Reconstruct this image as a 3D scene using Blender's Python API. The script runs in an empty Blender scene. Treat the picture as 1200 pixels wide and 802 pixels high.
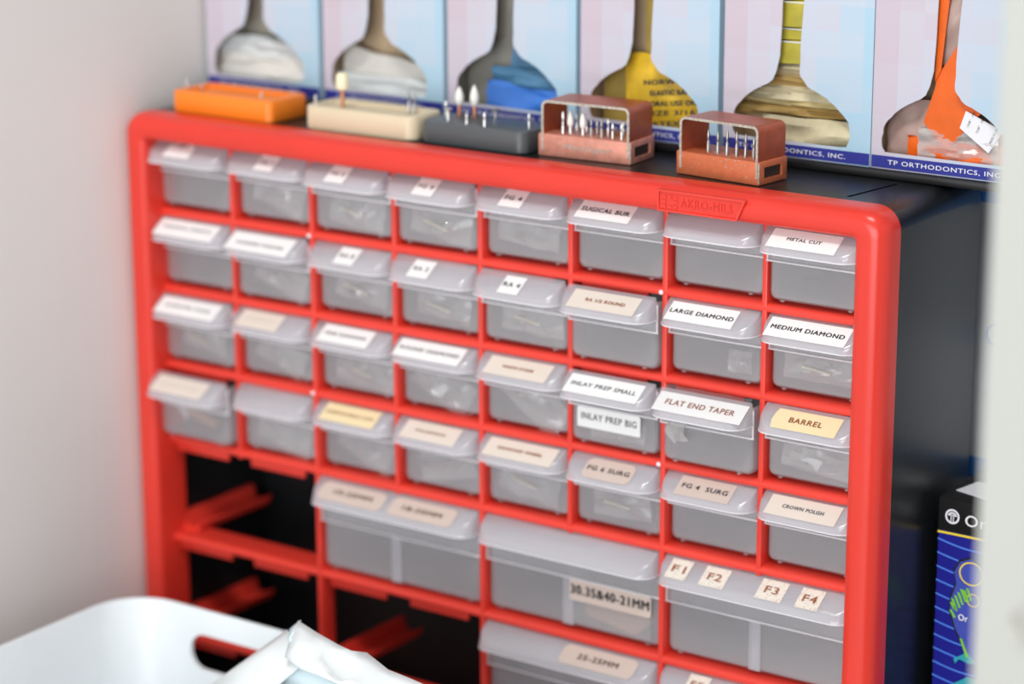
import bpy, bmesh, math, random
from mathutils import Matrix, Vector, noise
PI = math.pi
C = bpy.context.scene.collection
scn = bpy.context.scene
ZF = 0.392                      # height of the drawer-cabinet's reference level above the shelf it stands on

# ------------------------------------------------------------------ camera
YAW, PITCH, ROLL = -0.609531410926523, -0.2649520889618994, -0.0030173716684570506
CAM = Vector((1.0221778223765472, -1.0985380570069365, 0.27780349900035173 + ZF))
cyw, syw, cp, sp = math.cos(YAW), math.sin(YAW), math.cos(PITCH), math.sin(PITCH)
fwd = Vector((syw*cp, cyw*cp, sp)); rgt = Vector((cyw, -syw, 0)); upv = rgt.cross(fwd)
cr, sr = math.cos(ROLL), math.sin(ROLL)
r2 = rgt*cr + upv*sr; u2 = rgt*-sr + upv*cr
cd = bpy.data.cameras.new('camera'); cam = bpy.data.objects.new('camera', cd); C.objects.link(cam)
cam.matrix_world = Matrix(((r2.x, u2.x, -fwd.x, CAM.x), (r2.y, u2.y, -fwd.y, CAM.y), (r2.z, u2.z, -fwd.z, CAM.z), (0, 0, 0, 1)))
cd.sensor_width = 36; cd.lens = 3017.58/1200*36; cd.clip_start = .05
cd.dof.use_dof = True; cd.dof.focus_distance = 1.27; cd.dof.aperture_fstop = 4.3
scn.camera = cam

# ------------------------------------------------------------------ world, lights, exposure
w = bpy.data.worlds.new('room_light'); scn.world = w; w.use_nodes = True
w.node_tree.nodes['Background'].inputs[0].default_value = (.93, .96, 1, 1)
w.node_tree.nodes['Background'].inputs[1].default_value = .50
def area(name, loc, target, sx, sy, power, col=(1, 1, 1)):
    l = bpy.data.lights.new(name, 'AREA'); l.shape = 'RECTANGLE'; l.size = sx; l.size_y = sy; l.energy = power; l.color = col
    o = bpy.data.objects.new(name, l); C.objects.link(o); o.location = loc
    o.rotation_euler = (Vector(target)-Vector(loc)).to_track_quat('-Z', 'Y').to_euler()
area('ceiling_lamp', (.75, -1.15, 2.1), (.25, 0, .3), .55, .3, 17, (1, .98, .95))
area('front_fill', (1.0, -2.6, .45), (.15, 0, .1), 1.8, 1.3, 34, (.97, .98, 1))  # broad soft area light added to brighten the fronts from the camera side
vs = scn.view_settings
scn.display_settings.display_device = 'sRGB'
vs.view_transform = 'Standard'; vs.look = 'None'; vs.gamma = 1; vs.exposure = .25; vs.use_curve_mapping = False

# ------------------------------------------------------------------ materials
def mat(name, col, rough=.5, metal=0., spec=.5, bump=0, bscale=200, var=0, vscale=30, coat=0):
    m = bpy.data.materials.new(name); m.use_nodes = True; nt = m.node_tree; b = nt.nodes['Principled BSDF']
    b.inputs['Base Color'].default_value = (*col, 1); b.inputs['Roughness'].default_value = rough
    b.inputs['Metallic'].default_value = metal; b.inputs['Specular IOR Level'].default_value = spec
    b.inputs['Coat Weight'].default_value = coat
    tc = nt.nodes.new('ShaderNodeTexCoord')
    n = nt.nodes.new('ShaderNodeTexNoise'); n.inputs['Scale'].default_value = vscale; n.inputs['Detail'].default_value = 4
    nt.links.new(tc.outputs['Object'], n.inputs['Vector'])
    r = nt.nodes.new('ShaderNodeValToRGB'); v = max(var, .02)
    r.color_ramp.elements[0].position = .35; r.color_ramp.elements[1].position = .65
    r.color_ramp.elements[0].color = (*[c*(1-v) for c in col], 1); r.color_ramp.elements[1].color = (*[min(1, c*(1+v*.5)) for c in col], 1)
    nt.links.new(n.outputs['Fac'], r.inputs[0]); nt.links.new(r.outputs[0], b.inputs['Base Color'])
    if bump:
        n2 = nt.nodes.new('ShaderNodeTexNoise'); n2.inputs['Scale'].default_value = bscale
        nt.links.new(tc.outputs['Object'], n2.inputs['Vector'])
        bp = nt.nodes.new('ShaderNodeBump'); bp.inputs['Strength'].default_value = bump; bp.inputs['Distance'].default_value = .001
        nt.links.new(n2.outputs['Fac'], bp.inputs['Height']); nt.links.new(bp.outputs[0], b.inputs['Normal'])
    return m
def sheer(name, col, clear, rough=.3, trans=.35, gloss=.06, tint=(.9, .9, .9)):
    """thin translucent plastic: part see-through, part milky"""
    m = bpy.data.materials.new(name); m.use_nodes = True; nt = m.node_tree; N = nt.nodes; L = nt.links
    for n in list(N): N.remove(n)
    out = N.new('ShaderNodeOutputMaterial')
    d = N.new('ShaderNodeBsdfDiffuse'); d.inputs[0].default_value = (*col, 1)
    t = N.new('ShaderNodeBsdfTranslucent'); t.inputs[0].default_value = (*col, 1)
    tr = N.new('ShaderNodeBsdfTransparent'); tr.inputs[0].default_value = (*tint, 1)
    g = N.new('ShaderNodeBsdfGlossy'); g.inputs['Roughness'].default_value = rough
    m1 = N.new('ShaderNodeMixShader'); m1.inputs[0].default_value = trans; L.new(d.outputs[0], m1.inputs[1]); L.new(t.outputs[0], m1.inputs[2])
    m2 = N.new('ShaderNodeMixShader'); m2.inputs[0].default_value = clear; L.new(m1.outputs[0], m2.inputs[1]); L.new(tr.outputs[0], m2.inputs[2])
    lw = N.new('ShaderNodeLayerWeight'); lw.inputs[0].default_value = .5
    pw = N.new('ShaderNodeMath'); pw.operation = 'POWER'; pw.inputs[1].default_value = 3; L.new(lw.outputs['Facing'], pw.inputs[0])
    fr = N.new('ShaderNodeMath'); fr.operation = 'MULTIPLY_ADD'; fr.inputs[1].default_value = .5; fr.inputs[2].default_value = gloss; L.new(pw.outputs[0], fr.inputs[0])
    m3 = N.new('ShaderNodeMixShader'); L.new(fr.outputs[0], m3.inputs[0]); L.new(m2.outputs[0], m3.inputs[1]); L.new(g.outputs[0], m3.inputs[2])
    L.new(m3.outputs[0], out.inputs[0])
    return m
M = {}
M['red'] = mat('red_plastic', (.72, .040, .024), .27, bump=.05, bscale=900, var=.03)
M['redl'] = mat('red_plastic_grid', (.77, .048, .030), .36, var=.03)
M['black'] = mat('black_plastic', (.010, .012, .013), .3, spec=.35, bump=.08, bscale=700, var=.15)
M['board'] = mat('black_board', (.012, .012, .013), .35, var=.2)
M['poly'] = sheer('frosted_drawer_plastic', (.92, .91, .94), .755, .26, .3)
M['lip'] = sheer('frosted_lip_plastic', (.83, .82, .87), .55, .14, .3)
M['rim'] = sheer('bright_edge_plastic', (.95, .94, .97), .05, .2, .35)  # paler and more opaque than the lip, paints the bright edge highlights
M['clear'] = sheer('clear_bag_plastic', (.95, .95, .92), .66, .10, .3, gloss=.14)
M['sachet'] = sheer('crumpled_sachet', (.98, .98, .96), .55, .10, .35, gloss=.22); M['burc'] = mat('pale_bur', (.66, .62, .50), .35); M['film'] = sheer('clear_film', (.95, .95, .95), .9, .1, .3, gloss=.04, tint=(1, 1, 1)); M['paper'] = mat('label_paper', (.86, .86, .85), .6)
M['beige'] = mat('label_beige', (.74, .66, .58), .6)
M['cream_l'] = mat('label_yellow', (.83, .70, .42), .6)
M['tan'] = mat('label_tan', (.62, .51, .45), .5)
M['ink'] = mat('black_ink', (.02, .02, .025), .6)
M['inkg'] = mat('grey_ink', (.13, .13, .14), .6)
M['inkd'] = mat('dark_brown_ink', (.10, .05, .035), .6)
M['inkb'] = mat('brown_ink', (.30, .09, .03), .6)
M['orange'] = mat('orange_plastic', (.93, .235, .015), .4)
M['cream'] = mat('cream_plastic', (.68, .58, .40), .45)
M['grey'] = mat('grey_plastic', (.085, .095, .10), .4)
M['steel'] = mat('steel', (.62, .62, .60), .3, 1)
M['dsteel'] = mat('dark_steel', (.28, .27, .25), .35, 1)
M['copper'] = mat('copper_shank', (.55, .24, .12), .4, .6)
M['white'] = mat('white_stone', (.86, .86, .80), .6)
M['ivory'] = mat('ivory_stone', (.86, .80, .55), .6)
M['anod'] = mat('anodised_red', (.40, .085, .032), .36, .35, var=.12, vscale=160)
M['pink'] = mat('anodised_red_paled', (.70, .30, .22), .42, .35, var=.14, vscale=220)  # red anodising paled by wear and by reflected light put into the colour
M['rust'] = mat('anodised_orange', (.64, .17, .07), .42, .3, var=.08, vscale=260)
M['edge'] = mat('bare_metal_edge', (.60, .54, .46), .4, .6, var=.3, vscale=700)
M['slot'] = mat('slot_shade_paint', (.03, .016, .012), .7)  # near-black colour for the shade inside the metal block openings
M['bin'] = mat('white_bin_plastic', (.82, .87, .89), .35)
M['pouch'] = mat('white_pouch', (.80, .85, .86), .5, bump=.03, bscale=60)
M['bluep'] = mat('light_blue_lining', (.76, .92, .97), .5)
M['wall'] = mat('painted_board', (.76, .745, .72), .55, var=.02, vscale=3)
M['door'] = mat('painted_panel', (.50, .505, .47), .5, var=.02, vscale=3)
M['shelf'] = mat('shelf_board', (.70, .69, .67), .5)
M['band'] = mat('blue_band', (.022, .03, .27), .5)
M['wprint'] = mat('white_print', (.82, .82, .86), .6)
M['kraft'] = mat('carton_inside', (.52, .39, .25), .8, var=.08)
M['olive'] = mat('carton_inside_grey', (.36, .33, .27), .8, var=.08)
M['carton_w'] = mat('carton_white', (.66, .69, .74), .5)
M['carton_b'] = mat('carton_blue', (.05, .22, .62), .5)
M['orm_blue'] = mat('deep_blue_card', (.014, .015, .26), .35)
M['orm_black'] = mat('black_card', (.012, .012, .012), .35)
M['orm_wave'] = mat('wave_blue', (.07, .20, .78), .4)
M['orm_mid'] = mat('mid_blue', (.045, .07, .42), .4)
M['yellow'] = mat('yellow_print', (.88, .66, .03), .45)
M['green'] = mat('green_print', (.20, .56, .03), .45)
M['teal'] = mat('teal_print', (.02, .35, .42), .45)
M['bagw'] = mat('pale_bag', (.66, .70, .70), .4, var=.12, vscale=60)
M['bago'] = mat('offwhite_paper', (.72, .71, .66), .5, var=.08, vscale=50)
M['bagblue'] = mat('bright_blue_bag', (.05, .20, .66), .35, var=.1, vscale=50)
M['bagteal'] = mat('dull_blue_bag', (.07, .20, .34), .35, var=.2, vscale=50)
M['baggrey'] = mat('grey_bag', (.24, .23, .20), .45, var=.2, vscale=40)
M['bagyel'] = mat('golden_bag', (.74, .47, .025), .4, var=.25, vscale=80)
M['bagolive'] = mat('olive_card', (.42, .30, .07), .5, var=.15, vscale=60)
M['card_y'] = mat('yellow_card', (.52, .45, .05), .45, var=.2, vscale=90)
M['khaki'] = mat('khaki_sheet', (.52, .42, .20), .5, var=.25, vscale=60)
M['khaki2'] = mat('pale_khaki_sheet', (.60, .53, .34), .45, var=.25, vscale=60)
M['brown'] = mat('brown_sheet', (.38, .25, .08), .5, var=.15, vscale=60)
M['bagor'] = mat('orange_bag', (.82, .13, .006), .4, var=.1, vscale=60)
M['bagpk'] = mat('rosy_clear_bag', (.44, .30, .26), .3, var=.25, vscale=60)
M['cardor'] = mat('card_tan', (.70, .40, .24), .5)
def mosaic():
    m = mat('pastel_mosaic_card', (.7, .7, .8), .35, coat=.2); nt = m.node_tree; b = nt.nodes['Principled BSDF']
    N = nt.nodes; L = nt.links
    tc = N.new('ShaderNodeTexCoord'); sn = N.new('ShaderNodeVectorMath'); sn.operation = 'SNAP'
    sn.inputs[1].default_value = (.0135, 1, .0135); L.new(tc.outputs['Object'], sn.inputs[0])
    sx = N.new('ShaderNodeSeparateXYZ'); L.new(sn.outputs[0], sx.inputs[0])
    mr = N.new('ShaderNodeMapRange'); mr.inputs[1].default_value = 0; mr.inputs[2].default_value = .08; L.new(sx.outputs[0], mr.inputs[0])
    mz = N.new('ShaderNodeMath'); mz.operation = 'MULTIPLY_ADD'; mz.inputs[1].default_value = -3.2; mz.inputs[2].default_value = .18; L.new(sx.outputs[2], mz.inputs[0])
    ad = N.new('ShaderNodeMath'); ad.operation = 'ADD'; L.new(mr.outputs[0], ad.inputs[0]); L.new(mz.outputs[0], ad.inputs[1])
    wn = N.new('ShaderNodeTexWhiteNoise'); L.new(sn.outputs[0], wn.inputs['Vector'])
    wm = N.new('ShaderNodeMath'); wm.operation = 'MULTIPLY_ADD'; wm.inputs[1].default_value = .34; wm.inputs[2].default_value = -.17; L.new(wn.outputs['Value'], wm.inputs[0])
    a2 = N.new('ShaderNodeMath'); a2.operation = 'ADD'; L.new(ad.outputs[0], a2.inputs[0]); L.new(wm.outputs[0], a2.inputs[1])
    cr_ = N.new('ShaderNodeValToRGB'); e = cr_.color_ramp.elements
    e[0].position = 0; e[0].color = (.56, .48, .55, 1); e[1].position = 1; e[1].color = (.40, .59, .72, 1)
    x = e.new(.35); x.color = (.57, .55, .63, 1); x = e.new(.7); x.color = (.52, .60, .70, 1)
    L.new(a2.outputs[0], cr_.inputs[0]); L.new(cr_.outputs[0], b.inputs['Base Color'])
    return m
M['mosaic'] = mosaic()
M['mosside'] = mat('pale_blue_card', (.48, .63, .74), .4)

# ------------------------------------------------------------------ helpers
def link(o, parent=None):
    C.objects.link(o)
    if parent: o.parent = parent
    return o
def tag(o, label=None, cat=None, group=None, kind=None):
    if label: o['label'] = label
    if cat: o['category'] = cat
    if group: o['group'] = group
    if kind: o['kind'] = kind
    return o
def thing(name, label, cat, loc=(0, 0, 0), rotz=0, group=None):
    o = bpy.data.objects.new(name, None); o.empty_display_size = .01
    o.location = loc; o.rotation_euler = (0, 0, rotz); link(o)
    return tag(o, label, cat, group)
def to_mesh(name, bm, m, smooth=True, ang=35):
    bmesh.ops.recalc_face_normals(bm, faces=bm.faces[:])
    me = bpy.data.meshes.new(name); bm.to_mesh(me); bm.free(); me.materials.append(m)
    if smooth:
        for p in me.polygons: p.use_smooth = True
        try: me.set_sharp_from_angle(angle=math.radians(ang))
        except Exception: pass
    return me
def obj(name, bm, m, parent=None, label=None, loc=None, smooth=True, ang=35):
    me = bm if isinstance(bm, bpy.types.Mesh) else to_mesh(name, bm, m, smooth, ang)
    o = bpy.data.objects.new(name, me); link(o, parent)
    if loc: o.location = loc
    if label: o['label'] = label
    return o
def box(bm, x0, x1, y0, y1, z0, z1, bev=0, seg=2):
    r = bmesh.ops.create_cube(bm, size=1)
    vs_ = r['verts']
    for v in vs_:
        v.co = Vector((x0 if v.co.x < 0 else x1, y0 if v.co.y < 0 else y1, z0 if v.co.z < 0 else z1))
    if bev:
        es = list({e for v in vs_ for e in v.link_edges})
        bmesh.ops.bevel(bm, geom=es, offset=bev, segments=seg, affect='EDGES', profile=.5)
def nb(*a, **k):
    bm = bmesh.new(); box(bm, *a, **k); return bm
def bridge(bm, ra, rb, closed=True):
    n = len(ra)
    for i in range(n if closed else n-1):
        j = (i+1) % n
        bm.faces.new((ra[i], ra[j], rb[j], rb[i]))
def rrect(x0, x1, z0, z1, r, n=6):
    """rounded rectangle points (a,b), counter-clockwise"""
    pts = []
    for cx, cz, a0 in ((x1-r, z1-r, 0), (x0+r, z1-r, 90), (x0+r, z0+r, 180), (x1-r, z0+r, 270)):
        for k in range(n+1):
            a = math.radians(a0+90*k/n); pts.append((cx+r*math.cos(a), cz+r*math.sin(a)))
    return pts
def extrude_poly(pts, y0, y1, axis='y', bev=0):
    bm = bmesh.new()
    def P(a, b, t): return (a, t, b) if axis == 'y' else ((a, b, t) if axis == 'z' else (t, a, b))
    A = [bm.verts.new(P(a, b, y0)) for a, b in pts]; B = [bm.verts.new(P(a, b, y1)) for a, b in pts]
    bridge(bm, A, B); f1 = bm.faces.new(A); f2 = bm.faces.new(B)
    if bev:
        es = list(set(f1.edges) | set(f2.edges))
        bmesh.ops.bevel(bm, geom=es, offset=bev, segments=3, affect='EDGES', profile=.5)
    return bm
def lathe(prof, n=12):
    bm = bmesh.new(); rings = []
    for r, z in prof:
        rings.append([bm.verts.new((max(r, 1e-5)*math.cos(2*PI*i/n), max(r, 1e-5)*math.sin(2*PI*i/n), z)) for i in range(n)])
    for a, b in zip(rings, rings[1:]): bridge(bm, a, b)
    bm.faces.new(rings[0]); bm.faces.new(rings[-1])
    return bm
def text_mesh(s, w, h, m, thick=.0001, bold=0, shear=0, fat=.00011):
    """flat lettering centred on the origin in the XY plane, fitted to w x h"""
    cu = bpy.data.curves.new('lettering', 'FONT'); cu.body = s; cu.size = 1; cu.extrude = 0; cu.offset = bold; cu.shear = shear
    cu.resolution_u = 3; cu.space_character = 1.12
    to = bpy.data.objects.new('tmp', cu); C.objects.link(to)
    dg = bpy.context.evaluated_depsgraph_get()
    me = bpy.data.meshes.new_from_object(to.evaluated_get(dg)); bpy.data.objects.remove(to)
    xs = [v.co.x for v in me.vertices]; ys = [v.co.y for v in me.vertices]
    x0, x1, y0, y1 = min(xs), max(xs), min(ys), max(ys)
    for v in me.vertices:
        v.co.x = (v.co.x-(x0+x1)/2)*w/(x1-x0); v.co.y = (v.co.y-(y0+y1)/2)*h/(y1-y0); v.co.z = 0
    if fat:
        bm = bmesh.new(); bm.from_mesh(me)
        tmp = me.copy()
        for kz, (dx, dy) in enumerate(((fat, 0), (0, fat), (-fat, 0))):
            for v, v0 in zip(tmp.vertices, me.vertices): v.co = v0.co + Vector((dx, dy, .00003*(kz+1)))
            bm.from_mesh(tmp)
        bpy.data.meshes.remove(tmp)
        bm.to_mesh(me); bm.free()
    me.materials.clear(); me.materials.append(m)
    return me
def cut_panel(outer, holes, thick, m, res=1):
    """flat sheet in XZ with holes, thickness along y (0..thick)"""
    cu = bpy.data.curves.new('panel', 'CURVE'); cu.dimensions = '2D'; cu.fill_mode = 'BOTH'; cu.extrude = thick/2
    for pts in [outer]+holes:
        s = cu.splines.new('POLY'); s.points.add(len(pts)-1); s.use_cyclic_u = True
        for p, (a, b) in zip(s.points, pts): p.co = (a, b, 0, 1)
    to = bpy.data.objects.new('tmp', cu); C.objects.link(to)
    dg = bpy.context.evaluated_depsgraph_get()
    me = bpy.data.meshes.new_from_object(to.evaluated_get(dg)); bpy.data.objects.remove(to)
    for v in me.vertices: v.co = Vector((v.co.x, v.co.z+thick/2, v.co.y))
    me.materials.clear(); me.materials.append(m); me.flip_normals()
    return me
def catmull(pts, sub=4):
    out = []; n = len(pts)
    for i in range(n):
        p0, p1, p2, p3 = [Vector(pts[(i+k-1) % n]) for k in range(4)]
        for s in range(sub):
            t = s/sub
            out.append(tuple(.5*((2*p1)+(p2-p0)*t+(2*p0-5*p1+4*p2-p3)*t*t+(3*p1-p0-3*p2+p3)*t**3)))
    return out
def tube(path, r, n=8, closed=False):
    bm = bmesh.new(); rings = []; P = [Vector(p) for p in path]; k = len(P)
    for i, p in enumerate(P):
        t = (P[min(i+1, k-1)]-P[max(i-1, 0)]).normalized()
        a = Vector((0, 0, 1)) if abs(t.z) < .9 else Vector((1, 0, 0))
        u = t.cross(a).normalized(); v = t.cross(u)
        rings.append([bm.verts.new(p+u*r*math.cos(2*PI*j/n)+v*r*math.sin(2*PI*j/n)) for j in range(n)])
    for a, b in zip(rings, rings[1:]): bridge(bm, a, b)
    bm.faces.new(rings[0]); bm.faces.new(rings[-1]); return bm
def pillow(sx, sy, sz, seed, amp=.25, nx=14, nz=10):
    """crumpled flat bag standing in XZ, centred on the origin"""
    bm = bmesh.new(); sides = []
    for s in (-1, 1):
        g = []
        for j in range(nz+1):
            row = []
            for i in range(nx+1):
                u, v = i/nx*2-1, j/nz*2-1
                e = (1-abs(u)**3)*(1-abs(v)**3)
                nn = noise.noise(Vector((u*1.7+seed*3.1, v*1.7+seed, s*.6)))+.5*noise.noise(Vector((u*4+seed, v*4, seed+s)))
                x = u*sx/2*(1+.05*noise.noise(Vector((v*2, seed, 1)))); z = v*sz/2*(1+.10*noise.noise(Vector((u*2, seed, 5))))
                y = s*sy/2*e*(.6+amp*2*nn)+.25*sy*noise.noise(Vector((u*1.3, v*1.3, seed+9)))
                row.append((x, y, z))
            g.append(row)
        sides.append(g)
    vs_ = [[[bm.verts.new(p) for p in row] for row in g] for g in sides]
    for g in vs_:
        for j in range(nz):
            for i in range(nx): bm.faces.new((g[j][i], g[j][i+1], g[j+1][i+1], g[j+1][i]))
    a, b = vs_
    for i in range(nx):
        bm.faces.new((a[0][i], a[0][i+1], b[0][i+1], b[0][i])); bm.faces.new((a[nz][i], a[nz][i+1], b[nz][i+1], b[nz][i]))
    for j in range(nz):
        bm.faces.new((a[j][0], a[j+1][0], b[j+1][0], b[j][0])); bm.faces.new((a[j][nx], a[j+1][nx], b[j+1][nx], b[j][nx]))
    return bm

# ------------------------------------------------------------------ the setting
S = 'structure'
tag(obj('floor', nb(-.0145, 1.05, -.75, .262, -.41, -.3921), M['shelf']), kind=S)
tag(obj('wall_left', nb(-.0325, -.0146, -1.3, .262, -.41, .62), M['wall']), kind=S)
tag(obj('wall_back', nb(-.0145, 1.05, .262, .28, -.41, .62), M['wall']), kind=S)
tag(obj('unseen_shelf', nb(-.0145, 1.05, -.06, .262, .34, .36), M['wall']), kind=S)  # unseen upper shelf, added to keep overhead light off the cartons
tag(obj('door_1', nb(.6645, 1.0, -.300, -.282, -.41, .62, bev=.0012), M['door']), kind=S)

# ------------------------------------------------------------------ the drawer cabinet
c, a, b = .0585, .0466, .06296
XL, XR, ZT, ZB = -.0139, .4819, .0155, -.392
cab = thing('drawer_cabinet', 'wide black parts cabinet with thick red plastic front frame, standing on the shelf', 'drawer cabinet', (0, 0, -.392))
UP = Matrix.Translation((0, 0, .392))
def cpart(name, bm, m, label=None, **k):
    bm.transform(UP); return obj(name, bm, m, cab, label, **k)
# rounded front frame
def frame_bm():
    N = 8
    out = rrect(XL, XR, ZB, ZT, .0125, N); inn = rrect(.0036, .4650, -.3753, .0006, .0022, N)
    prof = [(0, .0035), (0, -.003), (.035, -.0068), (.12, -.0100), (.26, -.0122), (.45, -.0132), (.75, -.0132), (.9, -.0126), (.975, -.0112), (1, -.009), (1, .012)]
    bm = bmesh.new(); rings = []
    for t, y in prof:
        rings.append([bm.verts.new((o[0]+(i[0]-o[0])*t, y, o[1]+(i[1]-o[1])*t)) for o, i in zip(out, inn)])
    for p, q in zip(rings, rings[1:]): bridge(bm, p, q)
    bridge(bm, rings[-1], rings[0])
    return bm
cpart('front_frame', frame_bm(), M['red'], 'bright red rounded plastic frame', ang=60)
# black housing
def shell_bm():
    N = 6; bm = bmesh.new()
    def ring(x0, x1, z0, z1, r, y): return [bm.verts.new((p, y, q)) for p, q in rrect(x0, x1, z0, z1, r, N)]
    seq = [ring(-.001, .4695, -.380, .003, .002, .0125), ring(-.001, .4695, -.380, .003, .002, .0036), ring(XL+.0006, XR-.0006, ZB+.0002, ZT-.0006, .012, .0036), ring(XL+.0006, XR-.0006, ZB+.0002, ZT-.0006, .012, .094),
           ring(XL+.002, XR-.002, ZB+.002, ZT-.002, .011, .0975), ring(XL+.005, XR-.005, ZB+.005, ZT-.005, .009, .0985)]
    for p, q in zip(seq, seq[1:]): bridge(bm, p, q)
    bm.faces.new(seq[-1])
    inner = ring(-.001, .4695, -.380, .003, .002, .092)
    bridge(bm, seq[0], inner); bm.faces.new(inner)
    return bm
shell = cpart('housing', shell_bm(), M['black'], 'black plastic housing', ang=30)
cut = bmesh.new()
gv = [(.4468, .0125), (.4490, .0125), (.4552, .0545), (.4530, .0545)]
cb = extrude_poly([(p, q) for p, q in gv], .0132, .02, 'z'); cb.transform(UP); cut.free()
cm = to_mesh('cut', cb, M['black'], False); co = bpy.data.objects.new('cut', cm); C.objects.link(co); co.location = (0, 0, -.392)
md = shell.modifiers.new('groove', 'BOOLEAN'); md.object = co; md.operation = 'DIFFERENCE'; md.solver = 'EXACT'
bpy.context.view_layer.update()
dg = bpy.context.evaluated_depsgraph_get()
nm = bpy.data.meshes.new_from_object(shell.evaluated_get(dg)); shell.modifiers.clear(); shell.data = nm
bpy.data.objects.remove(co)
# grid: uprights and shelves, each its own piece
for k in range(1, 8):
    x = k*c; zb = -.3753 if k % 2 == 0 else -4*a
    cpart('upright_divider', nb(x-.0015, x+.0015, .0, .0125, zb-.001, .0012, bev=.0007), M['redl'])
for z in [-r*a for r in (1, 2, 3, 4)]+[-4*a-b, -4*a-2*b]:
    bm = bmesh.new(); pts = [(.0, z+.0010), (.0004, z+.0003), (.0012, z), (.020, z), (.020, z+.0046), (.0030, z+.0046), (.0012, z+.0042), (.0002, z+.0032), (-.0002, z+.0020)]
    bm = extrude_poly(pts, .0015, .4665, 'x'); cpart('shelf_divider', bm, M['redl'])
tabm = None
for z in [-r*a for r in (1, 2, 3, 4)]+[-4*a-b, -4*a-2*b]:
    for k in range(8):
        if tabm is None:
            tb = nb(.0040, .0452, .0052, .0068, -.0064, .0005, bev=.0005); tabm = to_mesh('stop_tab', tb, M['redl'])
        obj('stop_tab', tabm, M['redl'], cab, loc=(k*c, 0, z+.392))
for x0, z0 in ((.0005, -4*a-b+.0046), (.0005, -4*a-2*b+.0046), (2*c+.0015, -4*a-2*b+.0046)):
    pts = [(0, .0105), (.0018, .0105), (.0042, .0030), (.0125, .0022), (.0160, .0062), (.0168, .0050), (.0138, .0), (0, .0)]
    bm = extrude_poly([(p+x0, q+z0) for p, q in pts], .010, .076)
    cpart('runner_rail', bm, M['redl'], smooth=False)
for x, z in ((.1155, -.0449), (.3489, -.0449), (.3487, -.1379), (.1156, -.1375)):
    bm = lathe([(.0001, .0008), (.0007, .0007), (.0011, .0004), (.0013, 0)], 12); bm.transform(Matrix.Translation((x, -.0001, z)) @ Matrix.Rotation(PI/2, 4, 'X'))
    cpart('white_plug', bm, M['wprint'], 'small round white plug at a grid crossing')
# raised name plate on the frame
lp = extrude_poly([(.3555, .0024), (.4006, .0024), (.4048, .0118), (.3555, .0118)], -.0139, -.0125, bev=.0004)
plate = cpart('name_plate', lp, M['red'], 'raised red name plate', smooth=False)
fr = cut_panel([(.3548, .0016), (.4010, .0016), (.4058, .0126), (.3548, .0126)], [[(.3558, .0026), (.4003, .0026), (.4043, .0116), (.3558, .0116)]], .0018, M['redl'])
o = obj('plate_rim', fr, M['redl'], cab, loc=(0, -.0147, .392))
t = text_mesh('AKRO-MILS', .0300, .0045, M['red'], fat=0); t.materials[0] = M['red']
def emboss(me, th):
    bm = bmesh.new(); bm.from_mesh(me)
    r = bmesh.ops.extrude_face_region(bm, geom=bm.faces[:]); bmesh.ops.translate(bm, verts=[v for v in r['geom'] if isinstance(v, bmesh.types.BMVert)], vec=(0, 0, th))
    bm.to_mesh(me); bm.free(); return me
lt = obj('lettering', emboss(t, .0005), M['red'], plate); lt.location = (.3832, -.0139, .0072+.392); lt.rotation_euler = (PI/2, 0, 0)
lg = bmesh.new()
for i in range(3):
    for j in range(3):
        if (i, j) in ((1, 1),): continue
        box(lg, .3572+i*.0034, .3572+i*.0034+.0026, -.0144, -.0137, .0036+j*.0024, .0036+j*.0024+.0016)
lg.transform(UP); obj('grid_emblem', lg, M['red'], plate)

# ------------------------------------------------------------------ drawers
KS = .66
def zs(y): return -.0012+(y-.001)*KS          # slope of a lip's upper face
def tray_bm(W, H):
    bm = bmesh.new(); t = .0011
    x0, x1 = .0022, W-.0022; z1 = -.0034; z0 = -(H-.0046)+.0022; y0, y1 = .0042, .0840; R = .0045
    def ring(y, d, zt):
        pts = [(x0+d, zt)]
        for k in range(6):
            an = PI+PI/2*k/5; pts.append((x0+R+(R-d)*math.cos(an), z0+R+(R-d)*math.sin(an)))
        for k in range(6):
            an = 1.5*PI+PI/2*k/5; pts.append((x1-R+(R-d)*math.cos(an), z0+R+(R-d)*math.sin(an)))
        pts.append((x1-d, zt)); return [bm.verts.new((p, y, q)) for p, q in pts]
    A = ring(y0+.0008, .0008, z1); A2 = ring(y0, .0016, z1); 
    B = ring(y1, 0, z1); A3 = ring(y0+.0022, 0, z1)
    IA = ring(y0+t+.001, t, z1); IB = ring(y1-t, t, z1)
    bm.faces.new(A2); bridge(bm, A2, A, False); bridge(bm, A, A3, False); bridge(bm, A3, B, False); bm.faces.new(B)
    bridge(bm, IA, IB, False); bm.faces.new(IA); bm.faces.new(IB)
    rim = lambda p, q: bm.faces.new((p[0], q[0], q[-1], p[-1])) if False else None
    bm.faces.new((A3[0], B[0], IB[0], IA[0])); bm.faces.new((A3[-1], B[-1], IB[-1], IA[-1]))
    bm.faces.new((A2[0], A[0], A3[0], IA[0])); bm.faces.new((A2[-1], A[-1], A3[-1], IA[-1])); bm.faces.new((A2[0], IA[0], IA[-1], A2[-1]))
    bm.faces.new((B[0], IB[0], IB[-1], B[-1]))
    # proud collar below the lip, ending in the bright ridge
    zr = -.0197 if H < .05 else -.0280
    box(bm, x0-.0005, x1+.0005, y0-.0011, y0+.0002, zr, z1, bev=.0003, seg=1)
    for fx in (x0+.006, x1-.010): box(bm, fx, fx+.0022, y0+.0010, y0+.0026, z0-.0006, z0+.0004, bev=.0003, seg=1)
    return bm
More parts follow.
